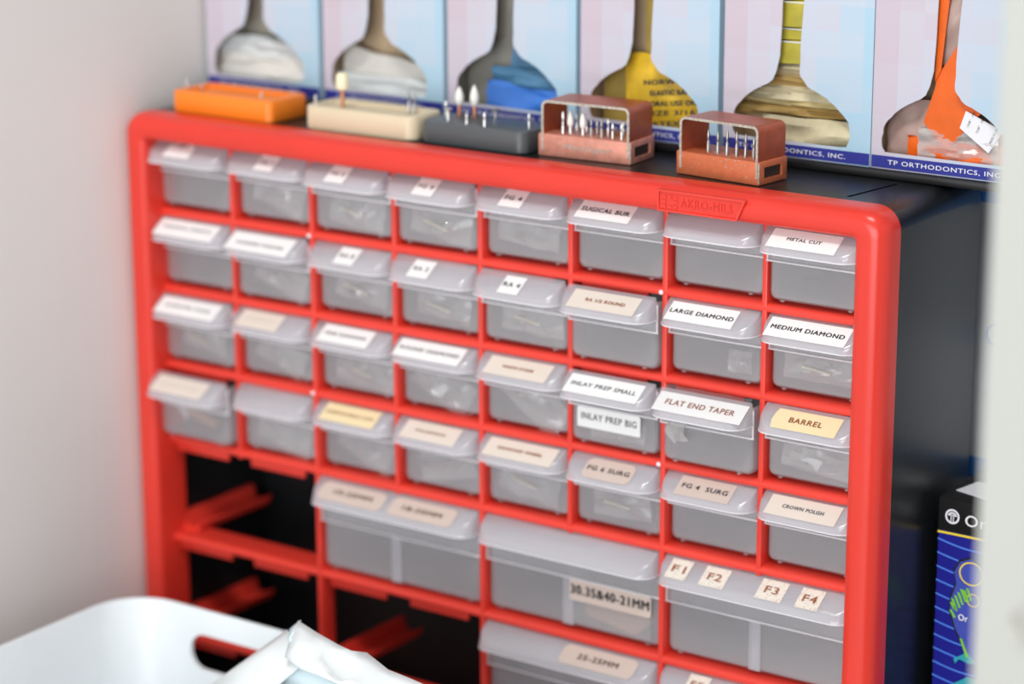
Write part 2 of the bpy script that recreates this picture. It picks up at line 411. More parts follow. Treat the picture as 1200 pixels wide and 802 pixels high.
def lip_bm(W, H):
    bm = bmesh.new(); x0, x1 = .0017, W-.0017; F = -.0121
    sk = -.0124 if H < .05 else -.0136
    def path(ins, fr, rx, ry, yb, n=9):
        f = F+fr; l = x0+ins; rr = x1-ins; pts = [(l, yb)]
        for k in range(n): an = PI+PI/2*k/(n-1); pts.append((l+rx+rx*math.cos(an), f+ry+ry*math.sin(an)))
        for k in range(n): an = 1.5*PI+PI/2*k/(n-1); pts.append((rr-rx+rx*math.cos(an), f+ry+ry*math.sin(an)))
        pts.append((rr, yb)); return pts
    Y = .0025; t = .0010
    rings = []
    for pth, dz in ((path(.0010, .0013, .0135, .0098, Y), 0), (path(.0006, .0008, .0105, .0096, Y), -.0007)):
        rings.append([bm.verts.new((x, y, zs(y)+dz)) for x, y in pth])
    rings.append([bm.verts.new((x, y, sk)) for x, y in path(0, 0, .0095, .0096, Y)])
    rings.append([bm.verts.new((x, y, sk)) for x, y in path(t*.8, t*.8, .0090, .0090, Y)])
    rings.append([bm.verts.new((x, y, zs(y)-.0007-t)) for x, y in path(.0006+t, .0008+t, .0098, .0088, Y)])
    f = bm.faces.new(rings[0])
    for p, q in zip(rings, rings[1:]): bridge(bm, p, q, False)
    bm.faces.new(rings[-1])
    for fc in bm.faces: fc.material_index = 0
    n = len(rings[0])
    for fc in bm.faces:
        if all(abs(v.co.z-sk) < 1e-6 for v in fc.verts): fc.material_index = 1
    A = rings[2]                          # pale opaque strip painting the bright highlight along the lower edge
    lo = [bm.verts.new((v.co.x+(-.00008 if v.co.x < W/2 else .00008), v.co.y-.00008, sk+.0007)) for v in A]; l2 = [bm.verts.new((v.co.x+(-.00008 if v.co.x < W/2 else .00008), v.co.y-.00008, sk)) for v in A]
    for k in range(n-1): bm.faces.new((lo[k], lo[k+1], l2[k+1], l2[k])).material_index = 1
    return bm
def ridge_bm(W, H):
    zr = -.0197 if H < .05 else -.0280; bm = bmesh.new()
    box(bm, .0013, W-.0013, .0024, .0034, zr, zr+.0009, bev=.0002, seg=1)
    for x in (.0016, W-.0022): box(bm, x, x+.0006, .0027, .0034, zr+.0007, -.0045)
    return bm
proto = {}
for key, W, H in (('s', c, a), ('l', 2*c, b)):
    proto[key] = (to_mesh('tray', tray_bm(W, H), M['poly'], True, 30), to_mesh('front_lip', lip_bm(W, H), M['lip'], True, 50), W, H,
                  to_mesh('ridge', ridge_bm(W, H), M['rim'], True, 40))  # ridge in the edge plastic, its bright line put into the colour
    proto[key][1].materials.append(M['rim'])
SL = math.atan(KS)
LABN = 0
def add_label(d, u0, u1, s, mkey='paper', ink='ink', y0=-.0104, y1=.0002, tw=None, th=.0029, tu=None, ty=None, desc=None, shape=None, bold=0, shear=0):
    """paper label lying on the sloped lip, lettering on it"""
    cy = (y0+y1)/2; hh = (y1-y0)/math.cos(SL)
    wd = u1-u0
    if shape == 'round': pts = [(p, q) for p, q in rrect(-wd/2, wd/2, -hh/2, hh/2, hh*.30, 5)]
    elif shape == 'torn':
        pts = [(-wd/2, -hh/2), (wd/2, -hh/2), (wd/2, hh*.3), (wd*.25, hh*.5), (.0, hh*.2), (-wd*.2, hh*.45), (-wd/2, hh*.2)]
    elif shape == 'notch': pts = [(-wd/2+.001, -hh/2), (wd/2, -hh/2), (wd/2, hh/2), (-wd/2+.001, hh/2), (-wd/2, hh*.25), (-wd/2-.0004, -.1*hh)]
    else: pts = [(-wd/2, -hh/2), (wd/2, -hh/2), (wd/2, hh/2), (-wd/2, hh/2)]
    bm = extrude_poly(pts, 0, .00022, 'z')
    o = obj('label_sticker', bm, M[mkey], d, desc, smooth=False)
    o.location = ((u0+u1)/2, cy, zs(cy)+.0001); o.rotation_euler = (SL, 0, 0)
    if s:
        tw = tw or wd*.82
        me = text_mesh(s, tw, th, M[ink], bold=bold, shear=shear, fat=.0002 if 'MM' in s and '-' in s else .00013)
        q = obj('lettering', me, M[ink], o)
        q.location = ((tu if tu is not None else 0), (ty or 0), .00036)
    return o
ROWN = ['top', 'second', 'third', 'fourth']; ORD = ['first', 'second', 'third', 'fourth', 'fifth', 'sixth', 'seventh', 'eighth']
PULL = [[-.0016, .0005, -.0026, -.0029, -.0006, -.0006, 0, -.0040], [-.0006, -.0029, .0002, -.0011, -.0031, -.0068, -.0007, .0001],
        [-.0026, .0001, .0007, .0002, -.0009, -.0059, -.0080, -.0014], [-.0098, -.0010, .0010, .0001, -.0003, -.0004, .0007, .0004]]
def drawer(key, x, z, pull, label, group):
    tm, lm, W, H, rm = proto[key]
    d = thing('drawer', label, 'drawer', (x, pull, z), 0, group)
    obj('tray', tm, None, d); obj('front_lip', lm, None, d); obj('ridge', rm, None, d)
    return d
SM = {  # row, column: (u0, u1, text, paper, ink, options, what the label says)
 (1,1): (.0161, .0351, 'FG 7', 'paper', 'inkb', dict(shape='torn', y0=-.0094, th=.0022, ty=.0032, tw=.010), 'a torn white sticker'),
 (1,2): (.0250, .0380, 'FG 1', 'paper', 'inkg', dict(tw=.009), 'a small square white sticker'),
 (1,3): (.0202, .0334, 'FG 2', 'paper', 'inkg', dict(tw=.009), 'a small white sticker reading FG 2'),
 (1,4): (.0225, .0360, 'FG 8', 'paper', 'inkg', dict(tw=.0100), 'a small white sticker reading FG 8'),
 (1,5): (.0195, .0337, 'FG 4', 'paper', 'ink', dict(tw=.0105), 'a small white sticker reading FG 4'),
 (1,6): (.0095, .0424, 'SUGICAL BUR', 'paper', 'ink', dict(tw=.0290), 'a white sticker reading SUGICAL BUR'),
 (1,8): (.0077, .0457, 'METAL CUT', 'paper', 'inkg', dict(tw=.0190, th=.0020), 'a white sticker reading METAL CUT'),
 (2,1): (.0056, .0505, 'SURGICAL LENGTH', 'paper', 'inkg', dict(tw=.036, th=.0018, ty=.0008), 'a long white sticker and grey print'),
 (2,2): (.0050, .0505, 'TAPERED FISSURE', 'paper', 'inkg', dict(tw=.035, th=.0018, y0=-.0112, ty=-.001), 'a long white sticker and small print'),
 (2,3): (.0231, .0366, 'RA 8', 'paper', 'inkg', dict(tw=.0095), 'a small white sticker reading RA 8'),
 (2,4): (.0170, .0308, 'RA 2', 'paper', 'inkg', dict(tw=.0095), 'a small white sticker reading RA 2'),
 (2,5): (.0205, .0335, 'RA 4', 'paper', 'ink', dict(tw=.0105), 'a small white sticker reading RA 4'),
 (2,6): (.0085, .0495, 'RA 1/2 ROUND', 'beige', 'inkb', dict(tw=.0240, th=.0021, tu=.001), 'a beige sticker reading RA 1/2 ROUND'),
 (2,7): (.0061, .0455, 'LARGE DIAMOND', 'paper', 'ink', dict(tw=.0370, th=.0027), 'a white sticker reading LARGE DIAMOND'),
 (2,8): (.0051, .0505, 'MEDIUM DIAMOND', 'paper', 'ink', dict(tw=.0410, th=.0027, ), 'a white sticker reading MEDIUM DIAMOND'),
 (3,1): (.0060, .0515, 'INVERTED CONE', 'paper', 'inkg', dict(tw=.034, th=.0018), 'a long white sticker at the left end'),
 (3,2): (.0080, .0384, 'ROUND END', 'beige', 'beige', dict(tw=.020, th=.0018), 'a faded beige sticker'),
 (3,3): (.0095, .0450, 'FINE DIAMOND', 'paper', 'inkg', dict(tw=.0290, th=.0022), 'a white sticker reading FINE DIAMOND'),
 (3,4): (.0055, .0500, 'ROUND DIAMOND', 'paper', 'inkg', dict(tw=.0400, th=.0026), 'a white sticker reading ROUND DIAMOND'),
 (3,5): (.0090, .0495, 'WHITE STONE', 'beige', 'inkb', dict(tw=.0200, th=.0018), 'a beige sticker reading WHITE STONE'),
 (3,6): (.0060, .0515, 'INLAY PREP SMALL', 'paper', 'inkg', dict(tw=.0400, th=.0027), 'white stickers reading INLAY PREP SMALL and INLAY PREP BIG'),
 (3,7): (.0040, .0560, 'FLAT END TAPER', 'paper', 'inkb', dict(tw=.0405, th=.0034), 'a taped white sticker reading FLAT END TAPER'),
 (3,8): (.0105, .0475, 'BARREL', 'cream_l', 'inkb', dict(tw=.0185, th=.0032, shape='notch'), 'a yellow sticker reading BARREL'),
 (4,1): (.0070, .0460, 'DIAMOND DISC', 'beige', 'beige', dict(tw=.0300, th=.0020), 'a faded beige sticker over brownish contents'),
 (4,3): (.0095, .0480, 'DISPOSABLE CUP', 'cream_l', 'inkb', dict(tw=.0330, th=.0016), 'a pale yellow sticker'),
 (4,4): (.0092, .0465, 'POLISHING', 'beige', 'inkb', dict(tw=.0200, th=.0016), 'a beige sticker reading POLISHING'),
 (4,5): (.0077, .0526, 'DIAMOND WHEEL', 'beige', 'inkb', dict(tw=.0290, th=.0019), 'a beige sticker reading DIAMOND WHEEL'),
 (4,6): (.0140, .0440, 'FG 6 SURG', 'tan', 'ink', dict(tw=.0260, th=.0028, shape='round', y0=-.0112, y1=.0), 'a tan sticker reading FG 6 SURG'),
 (4,7): (.0125, .0450, 'FG 4  SURG', 'tan', 'ink', dict(tw=.0270, th=.0029), 'a tan sticker reading FG 4 SURG'),
 (4,8): (.0077, .0480, 'CROWN POLISH', 'beige', 'inkg', dict(tw=.0235, th=.0022), 'a beige sticker reading CROWN POLISH'),
}
DR = {}
for r in range(1, 5):
    for k in range(1, 9):
        place = f'{ORD[k-1]} in {ROWN[r-1]} row'
        if (r, k) in SM:
            u0, u1, s, pk, ik, kw, desc = SM[(r, k)]
            lab = f'small drawer, {desc[2:] if desc.startswith("a ") else desc}, {place}'
        else:
            lab = f'small frosted drawer without sticker, {place} from the left'
        d = drawer('s', (k-1)*c, -(r-1)*a, PULL[r-1][k-1], lab, 'small frosted drawers in the red cabinet'); DR[(r, k)] = d
        if (r, k) in SM: add_label(d, u0, u1, s, pk, ik, **kw)
# second sticker on the face of INLAY PREP drawer
d = DR[(3, 6)]
o = obj('label_sticker', extrude_poly(rrect(-.0197, .0197, -.0056, .0056, .001, 3), 0, .0002, 'y'), M['paper'], d, 'white sticker reading INLAY PREP BIG', smooth=False); o.location = (.0268, .0028, -.0255)
q = obj('lettering', text_mesh('INLAY PREP BIG', .0345, .0036, M['inkg']), M['inkg'], o); q.rotation_euler = (PI/2, 0, 0); q.location = (.0002, -.0001, .0008)
# crinkled tape under the FLAT END TAPER lip
d = DR[(3, 7)]
tp = bmesh.new(); random.seed(4); cols = []
for i in range(5):
    cols.append([tp.verts.new((.0075+i*.0028+.0012*math.sin(j*1.3)*(j/7), .0012+.0018*math.sin(i*1.7+j*1.1)-.001, -.0122-j*.0024-(.003 if (i == 1 and j == 6) else 0))) for j in range(7)])
for p, q in zip(cols, cols[1:]): bridge(tp, p, q, False)
obj('crinkled_tape', tp, M['clear'], d, 'crinkled clear tape hanging from the lip')
tp = bmesh.new(); tv = [[tp.verts.new((.004+i*.0052, y+.0004*(i % 2), zs(y)+.0013+.0003*math.sin(i*2))) for i in range(11)] for y in (-.0112, -.004, .003)]
for p, q in zip(tv, tv[1:]): bridge(tp, p, q, False)
obj('clear_tape', tp, M['film'], d, 'clear tape over the sticker')
# large drawers
LG = 'large frosted drawers in the red cabinet'
def ldrawer(col, row, pull, label):
    d = drawer('l', (col-1)*2*c, -4*a-(row-1)*b, pull, label, LG)
    dv = nb(.0552, .0562, .006, .083, -.0565, -.0285); obj('middle_partition', dv, M['poly'], d)
    obj('partition_band', nb(.0531, .0578, .0040, .0046, -.0555, -.0285), M['lip'], d)
    for x in (.0520, .0578): obj('partition_rib', nb(x, x+.0011, .0034, .0046, -.0555, -.0280, bev=.0003, seg=1), M['lip'], d)
    return d
d = ldrawer(2, 1, -.0012, 'large frosted drawer with two tan stickers reading 10-25MM and 18-25MM'); LD2 = d
add_label(d, .0080, .0540, '10-25MM', 'tan', 'inkd', th=.0030, tw=.0270, shape='round', desc='tan sticker reading 10-25MM', y0=-.0110, y1=-.0002, tu=.001, ty=.0004)
add_label(d, .0590, .1035, '18-25MM', 'tan', 'inkd', th=.0030, tw=.0270, shape='round', desc='tan sticker reading 18-25MM', y0=-.0110, y1=-.0002)
d = ldrawer(3, 1, 0, 'large frosted drawer with 30.35&40-21MM in black on its taped front'); LD3 = d
o = obj('label_sticker', extrude_poly(rrect(-.0262, .0262, -.0062, .0062, 0.002, 3), 0, .0003, 'y'), M['tan'], d, 'tan tape reading 30.35&40-21MM', smooth=False); o.location = (.0832, .0026, -.0338)
q = obj('lettering', text_mesh('30.35&40-21MM', .0500, .0052, M['ink'], fat=.00028), M['ink'], o); q.rotation_euler = (PI/2, 0, 0); q.location = (0, -.0002, .0004)
o = obj('clear_tape', extrude_poly(rrect(-.0262, .0262, -.0185, .0185, .001, 3), 0, .0002, 'y'), M['film'], d, 'strip of clear tape on the front', smooth=False); o.location = (.0832, .0030, -.0345)
d = ldrawer(4, 1, 0, 'large frosted drawer with four speckled stickers F1, F2, F3 and F4'); LD4 = d
M['speck'] = mat('speckled_paper', (.78, .73, .64), .6)
nt = M['speck'].node_tree; vo = nt.nodes.new('ShaderNodeTexVoronoi'); vo.inputs['Scale'].default_value = 900
tc = nt.nodes.new('ShaderNodeTexCoord'); nt.links.new(tc.outputs['Object'], vo.inputs['Vector'])
cr_ = nt.nodes.new('ShaderNodeValToRGB'); cr_.color_ramp.elements[0].position = .17; cr_.color_ramp.elements[0].color = (.30, .12, .07, 1)
cr_.color_ramp.elements[1].position = .27; cr_.color_ramp.elements[1].color = (.78, .73, .64, 1)
nt.links.new(vo.outputs['Distance'], cr_.inputs[0]); nt.links.new(cr_.outputs[0], nt.nodes['Principled BSDF'].inputs['Base Color'])
for u0, u1, s in ((.0080, .0205, 'F1'), (.0287, .0433, 'F2'), (.0622, .0775, 'F3'), (.0855, .0985, 'F4')):
    add_label(d, u0, u1, s, 'speck', 'inkb', th=.0044, tw=.0078, desc=f'speckled sticker reading {s}', y0=-.0104, y1=.0002)
rb = bmesh.new()
for i in range(7):
    y = -.0090+i*.0012; x0_, x1_ = .021, .100
    box(rb, x0_, x1_, y, y+.0004, zs(y)-.0001, zs(y)+.00018)
obj('grip_ribs', rb, M['lip'], d)
d = ldrawer(3, 2, 0, 'large frosted drawer with a tan sticker reading 25-25MM, cut off at the bottom')
add_label(d, .0575, .1050, '25-25MM', 'tan', 'inkd', th=.0034, tw=.0260, shape='round', desc='tan sticker reading 25-25MM', y0=-.0110, y1=-.0002)
LD5 = d
d = ldrawer(4, 2, .0006, 'large frosted drawer in the bottom right corner with one speckled sticker')
add_label(d, .0195, .0320, 'F5', 'speck', 'inkb', th=.0040, tw=.0070, desc='speckled sticker', y0=-.0104, y1=.0002)

# ------------------------------------------------------------------ small bags lying in the drawers
def sachet(pos, sx, sz, seed, label, kind='bag', rot=0, tip='khaki2', L=.016, sy=.007):
    t = thing('sachet', label, 'bag', pos, 0, 'clear sachets inside the drawers')
    t.rotation_euler = (0, rot, 0)
    obj('bag_film', pillow(sx, sy, sz, seed, .9, 12, 9), M['sachet'], t)
    if kind == 'bur':
        bm = tube([(-L/2, -.0052, .0006), (0, -.0050, -.0002), (L/2, -.0052, -.001)], .0007, 8); obj('bur', bm, M['burc'], t)
    return t
SA = [(1,2,.028,-.026,.036,.020,'bag',.3), (1,3,.028,-.028,.038,.020,'bur',.1), (1,4,.028,-.028,.040,.018,'bur',.15), (1,5,.026,-.026,.040,.016,'bag',.1),
      (2,2,.030,-.027,.038,.018,'bag',.35), (2,3,.028,-.026,.036,.018,'bur',.15), (2,4,.028,-.028,.036,.016,'bur',.1), (2,5,.030,-.026,.040,.018,'bur',.05),
      (2,7,.040,-.031,.014,.012,'bag',0), (2,8,.028,-.027,.042,.016,'bur',0), (3,1,.028,-.026,.034,.016,'bur',.15), (3,2,.026,-.028,.036,.018,'bag',.4),
      (3,3,.030,-.028,.042,.020,'bur',.1), (3,4,.026,-.028,.040,.022,'bag',.5), (3,5,.030,-.026,.042,.022,'bag',.6), (3,6,.028,-.031,.034,.014,'bag',0),
      (3,8,.028,-.027,.040,.018,'bag',.1), (4,2,.028,-.028,.040,.024,'bag',.2), (4,3,.028,-.027,.038,.020,'bag',.4), (4,4,.028,-.026,.038,.020,'bag',-.2),
      (4,5,.026,-.026,.040,.022,'bur',.15), (4,6,.028,-.027,.036,.018,'bur',-.02)]
SHORT = {(1,2):'FG 1',(3,1):'INVERTED CONE'}
for i, (r, k, x, z, sx, sz, kd, rot) in enumerate(SA):
    s = SM[(r, k)][2].strip() if (r, k) in SM else None
    d = DR[(r, k)]
    lab = f'clear sachet {"with bur " if kd == "bur" else ""}inside the drawer {ORD[k-1]} from left, {ROWN[r-1]} row'
    sachet(((k-1)*c+x, PULL[r-1][k-1]+.0100, -(r-1)*a+z), sx, sz, i+1, lab, kd, rot)
# coloured bits
t = thing('folded_paper', 'small white folded paper inside the leftmost drawer of the fourth row', 'paper', (.014, PULL[3][0]+.010, -3*a-.024))
obj('sheet', extrude_poly([(-.008, .005), (.008, .006), (.003, -.007)], 0, .0008), M['paper'], t, smooth=False)
t = thing('disc_holder', 'small orange-brown piece inside the leftmost drawer of the fourth row', 'dental bur', (.029, PULL[3][0]+.011, -3*a-.027))
obj('body', tube([(-.010, 0, .003), (.010, .001, -.003)], .0028, 8), M['cardor'], t)
t = thing('folded_card', 'tan folded card inside the drawer with 30.35&40-21MM on its front', 'card', (4*c+.084, .0085, -4*a-.0475))
obj('card', extrude_poly([(-.020, .008), (.018, .006), (.022, .003), (.012, -.007), (-.020, -.002)], 0, .004), M['cardor'], t, smooth=False)
t = thing('folded_card', 'tan card inside the drawer reading 25-25MM', 'card', (4*c+.074, .0085, -4*a-b-.040))
obj('card', extrude_poly([(-.010, .014), (.016, .014), (.016, -.012), (-.010, -.012)], 0, .004), M['cardor'], t, smooth=False)

# ------------------------------------------------------------------ black board on the cabinet and the dispenser cartons
bd = thing('black_board', 'black board lying across the cabinet top under the pastel cartons', 'board', (0, .060, .0151))
obj('slab', nb(-.0140, .62, 0, .115, 0, .0047, bev=.0012), M['board'], bd)
BW, BH, BD = .0866, .185, .100
WIN = [(.0338, .090), (.0336, .0640), (.0320, .0480), (.0297, .0412), (.0265, .0376), (.0220, .0355), (.0144, .0306), (.0087, .0250), (.0064, .0205), (.0056, .0136), (.0070, .0092), (.0110, .0086), (.040, .0084), (.0690, .0084),
       (.0732, .0098), (.0745, .0140), (.0742, .0190), (.0725, .0229), (.0677, .0274), (.0611, .0325), (.0541, .0358), (.0499, .0377), (.0461, .0419), (.0447, .0464), (.0453, .0645), (.0466, .090), (.0475, .150), (.040, .158), (.0325, .150)]
BX = [-.0118, .0784, .1680, .2576, .3474, .4345]
INK = ['olive', 'kraft', 'olive', 'kraft', 'kraft', 'kraft']
names = ['pale bags under a dark grey-brown neck', 'off-white folded sheets in a brown interior', 'a bright blue bag at the bottom', 'a golden bag printed with black text', 'yellow cards stacked in the neck over khaki sheets', 'an orange bag and a white printed slip']
front_cache = None
hole = catmull(WIN, 3)
# small torn notches along the perforated window edge
for i, (x, z) in enumerate(BX and [(x, .0199) for x in BX]):
    t = thing('dispenser_carton', f'pastel carton, flask-shaped window showing {names[i]}', 'box', (x, .0625, z), 0, 'pastel dispenser cartons in a row')
    if front_cache is None:
        random.seed(2); hp = []
        for j, (p, q) in enumerate(hole):
            n = .0004*((j*7) % 5 == 0); hp.append((p+n, q))
        front_cache = cut_panel(rrect(0, BW, 0, BH, .0006, 2), [hp], .0008, M['mosaic'])
        bm = bmesh.new()
        box(bm, 0, .0006, .0008, BD, 0, BH); box(bm, 0, BW, BD-.0006, BD, 0, BH); box(bm, 0, BW, .0008, BD, 0, .0008)
        side_mesh = to_mesh('carton_wall', bm, M['mosside'], False)
        bm = bmesh.new(); box(bm, BW-.0006, BW, .0008, BD, 0, BH); rs = to_mesh('side_panel', bm, M['mosside'], False)
        liners = {}
        for kk in ('kraft', 'olive'):
            bm = bmesh.new(); box(bm, .0010, BW-.0010, .021, .022, .001, BH-.004)
            box(bm, .0010, .0016, .0012, .021, .001, BH-.004); box(bm, BW-.0016, BW-.0010, .0012, .021, .001, BH-.004); box(bm, .0010, BW-.0010, .0012, .021, .0009, .0016)
            liners[kk] = to_mesh('liner', bm, M[kk], False)
        bandm = to_mesh('blue_band', nb(.0004, BW-.0004, -.0003, -.0001, .0006, .0068), M['band'], False)
        txt = text_mesh('TP ORTHODONTICS, INC.', .0630, .0027, M['wprint'], fat=.00004)
    obj('front_panel', front_cache, None, t); obj('carton_wall', side_mesh, None, t); obj('side_panel', rs, None, t, 'light blue side')
    obj('liner', liners[INK[i]], None, t, 'brown carton inside')
    bnd = obj('blue_band', bandm, None, t, 'dark blue printed band')
    q = obj('lettering', txt, None, bnd); q.rotation_euler = (PI/2, 0, 0); q.location = (.0412, -.0004, .0036)

def packet(i, cx, cz, sx, sz, sy, mk, seed, label, y=.012, rot=0, name='elastic_packet', cat='bag', **k):
    t = thing(name, label, cat, (BX[i]+cx, .0625+y, .0205+cz), 0, f'packets inside the dispenser cartons')
    t.rotation_euler = (0, rot, 0)
    obj('film', pillow(sx, sy, sz, seed, **k), M[mk], t); return t
def card(i, pts, y, th, mk, label, name='folded_card', cat='card'):
    t = thing(name, label, cat, (BX[i], .0625+y, .0205), 0, 'cards inside the dispenser cartons')
    obj('sheet', extrude_poly(pts, 0, th), M[mk], t, smooth=False); return t
packet(0, .0425, .0245, .083, .0135, .012, 'bagw', 1, 'upper pale bag in the leftmost carton window', y=.011)
packet(0, .0425, .011, .083, .018, .013, 'bago', 2, 'lower whitish bag in the leftmost carton window', y=.010)
card(1, [(.004, .0), (.082, .0), (.082, .023), (.060, .024), (.045, .027), (.028, .0275), (.006, .0335)], .012, .003, 'bago', 'off-white sheet folded in the second carton from the left')
packet(1, .043, .008, .083, .016, .010, 'bagw', 4, 'white bag at the bottom of the second carton window', y=.009)
card(2, [(.004, .001), (.040, .001), (.050, .060), (.046, .120), (.034, .120), (.030, .045), (.004, .034)], .014, .002, 'baggrey', 'grey crumpled sheet in the third carton window')
card(2, [(.034, .018), (.082, .018), (.082, .034), (.056, .040), (.049, .064), (.045, .072), (.041, .056), (.038, .040)], .010, .002, 'bagteal', 'dull blue sheet above the bright blue bag')
packet(2, .056, .0235, .060, .012, .008, 'bagteal', 6, 'dull blue bag above the bright one in the third carton', y=.007)
packet(2, .054, .0115, .064, .019, .010, 'bagblue', 7, 'bright blue bag at the bottom of the third carton window', y=.007)
card(3, [(.004, .001), (.034, .001), (.036, .040), (.048, .060), (.048, .14), (.030, .14), (.032, .045), (.006, .034)], .016, .002, 'bagolive', 'olive card in the neck of the fourth carton window')
yb = packet(3, .053, .020, .060, .048, .010, 'bagyel', 8, 'golden bag printed with black text in the fourth carton', y=.010)
for j, s in enumerate(('NORWOOD', 'ELASTIC BANDS', 'ORAL USE ONLY', 'SIZE 3/16', 'LATEX 100')):
    q = obj('lettering', text_mesh(s, .034-.004*(j % 2), .0026, M['ink'], fat=.00025), None, yb); q.rotation_euler = (PI/2, -.12, 0); q.location = (.004+.002*(j % 3), -.0090, .012-j*.0056)
for j, (z0, z1) in enumerate(((.047, .0590), (.0593, .0655), (.0660, .0795), (.080, .100), (.1005, .120))):
    cd_ = card(4, [(.029, z0), (.049, z0+.0008), (.049, z1+.0012), (.029, z1-.0006)], .006+.0014*(j % 2), .002, 'card_y', f'yellow card in the window neck of the fifth carton, {ORD[j]} from below')
    obj('white_edge', nb(.029, .049, -.0003, .0005, z1-.0008, z1-.0002), M['wprint'], cd_)
for j, (z, mk) in enumerate(((.044, 'khaki2'), (.0405, 'khaki'), (.037, 'brown'), (.0335, 'khaki2'), (.030, 'khaki2'), (.0265, 'khaki'), (.022, 'brown'))):
    packet(4, .041, z, .080, .0065, .012, mk, 20+j, f'flattened khaki bag in the fifth carton, {ORD[j]} from the top', y=.011+.001*(j % 2), nx=16, nz=5, rot=.03*(j % 3-1))
packet(4, .050, .0105, .060, .018, .010, 'khaki2', 31, 'crumpled clear bag at the bottom of the fifth carton window', y=.007)
card(5, [(.0325, .046), (.0355, .052), (.0420, .125), (.0325, .125)], .0030, .0010, 'bagor', 'orange strip at the left of the rightmost carton window neck', 'orange_bag', 'bag')
ka = card(5, [(.0265, .0250), (.0345, .0060+.010), (.0400, .0120), (.0600, .0350), (.0480, .0480), (.0480, .0720), (.0330, .048), (.0320, .042)], .004, .0012, 'bagor', 'bright orange kite-shaped bag in the window of the rightmost carton', 'orange_bag', 'bag')
packet(5, .038, .0850, .026, .060, .008, 'bagpk', 33, 'clear bag with orange inside in the neck of the rightmost carton', y=.008, rot=.35)
packet(5, .0375, .110, .016, .090, .006, 'bagor', 39, 'orange bag behind the clear one in the neck of the rightmost carton', y=.018, rot=-.1)
packet(5, .022, .0200, .036, .030, .010, 'bagpk', 34, 'crumpled clear bag at the left of the rightmost carton window', y=.010)
packet(5, .052, .0095, .070, .015, .008, 'bagor', 35, 'orange bag along the bottom of the rightmost carton window', y=.0065)
packet(5, .046, .0140, .044, .016, .004, 'clear', 36, 'shiny clear film over the orange bag in the rightmost carton', y=.004, amp=.7)
packet(5, .072, .018, .026, .026, .008, 'bagor', 37, 'orange bag at the right of the rightmost carton window', y=.012)
sl = card(5, [(.0500, .0330), (.0705, .0245), (.0630, .0130), (.0470, .0240)], .0028, .0006, 'wprint', 'white printed slip beside the orange kite-shaped bag', 'printed_slip', 'paper')
for j, (s, x, z) in enumerate((('13/8"  .188', .0530, .0290), ('12/8"  .188', .0580, .0265), ('MADE IN USA', .0655, .0220))):
    q = obj('lettering', text_mesh(s, .0085, .0012, M['ink'], fat=0), None, sl); q.rotation_euler = (PI/2, -1.15, 0); q.location = (x, -.0003, z)

# ------------------------------------------------------------------ bur blocks on the cabinet top
ZC = .0151
def tray_block(name, label, x0, y0, L, D, H, r, mk, rot=0, recess=True):
    t = thing(name, label, 'bur block', (x0, y0, ZC), rot, None)
    bm = bmesh.new(); N = 5
    def ring(d, z, rr): return [bm.verts.new((p, q, z)) for p, q in rrect(d, L-d, d, D-d, rr, N)]
    R = [ring(.0006, 0, r), ring(0, .0008, r), ring(0, H-.0012, r), ring(.0004, H-.0003, r-.0003), ring(.0012, H, r-.0008)]
    if recess: R += [ring(.0050, H, max(r-.003, .0015)), ring(.0056, H-.0022, max(r-.0035, .0012))]
    for p, q in zip(R, R[1:]): bridge(bm, p, q)
    bm.faces.new(R[0]); bm.faces.new(R[-1])
    obj('block', bm, M[mk], t, ang=40); return t
tray_block('bur_block', 'bright orange plastic bur block at the left end of the cabinet top', .0105, .0050, .0745, .0345, .0128, .0040, 'orange')
tray_block('bur_block', 'cream plastic bur block between the orange and the grey ones', .1085, .0055, .0760, .0310, .0134, .0065, 'cream', math.radians(1.2))
tray_block('bur_block', 'dark grey plastic bur block with white-tipped burs', .1872, .0096, .0690, .0300, .0122, .0055, 'grey', 0, False)
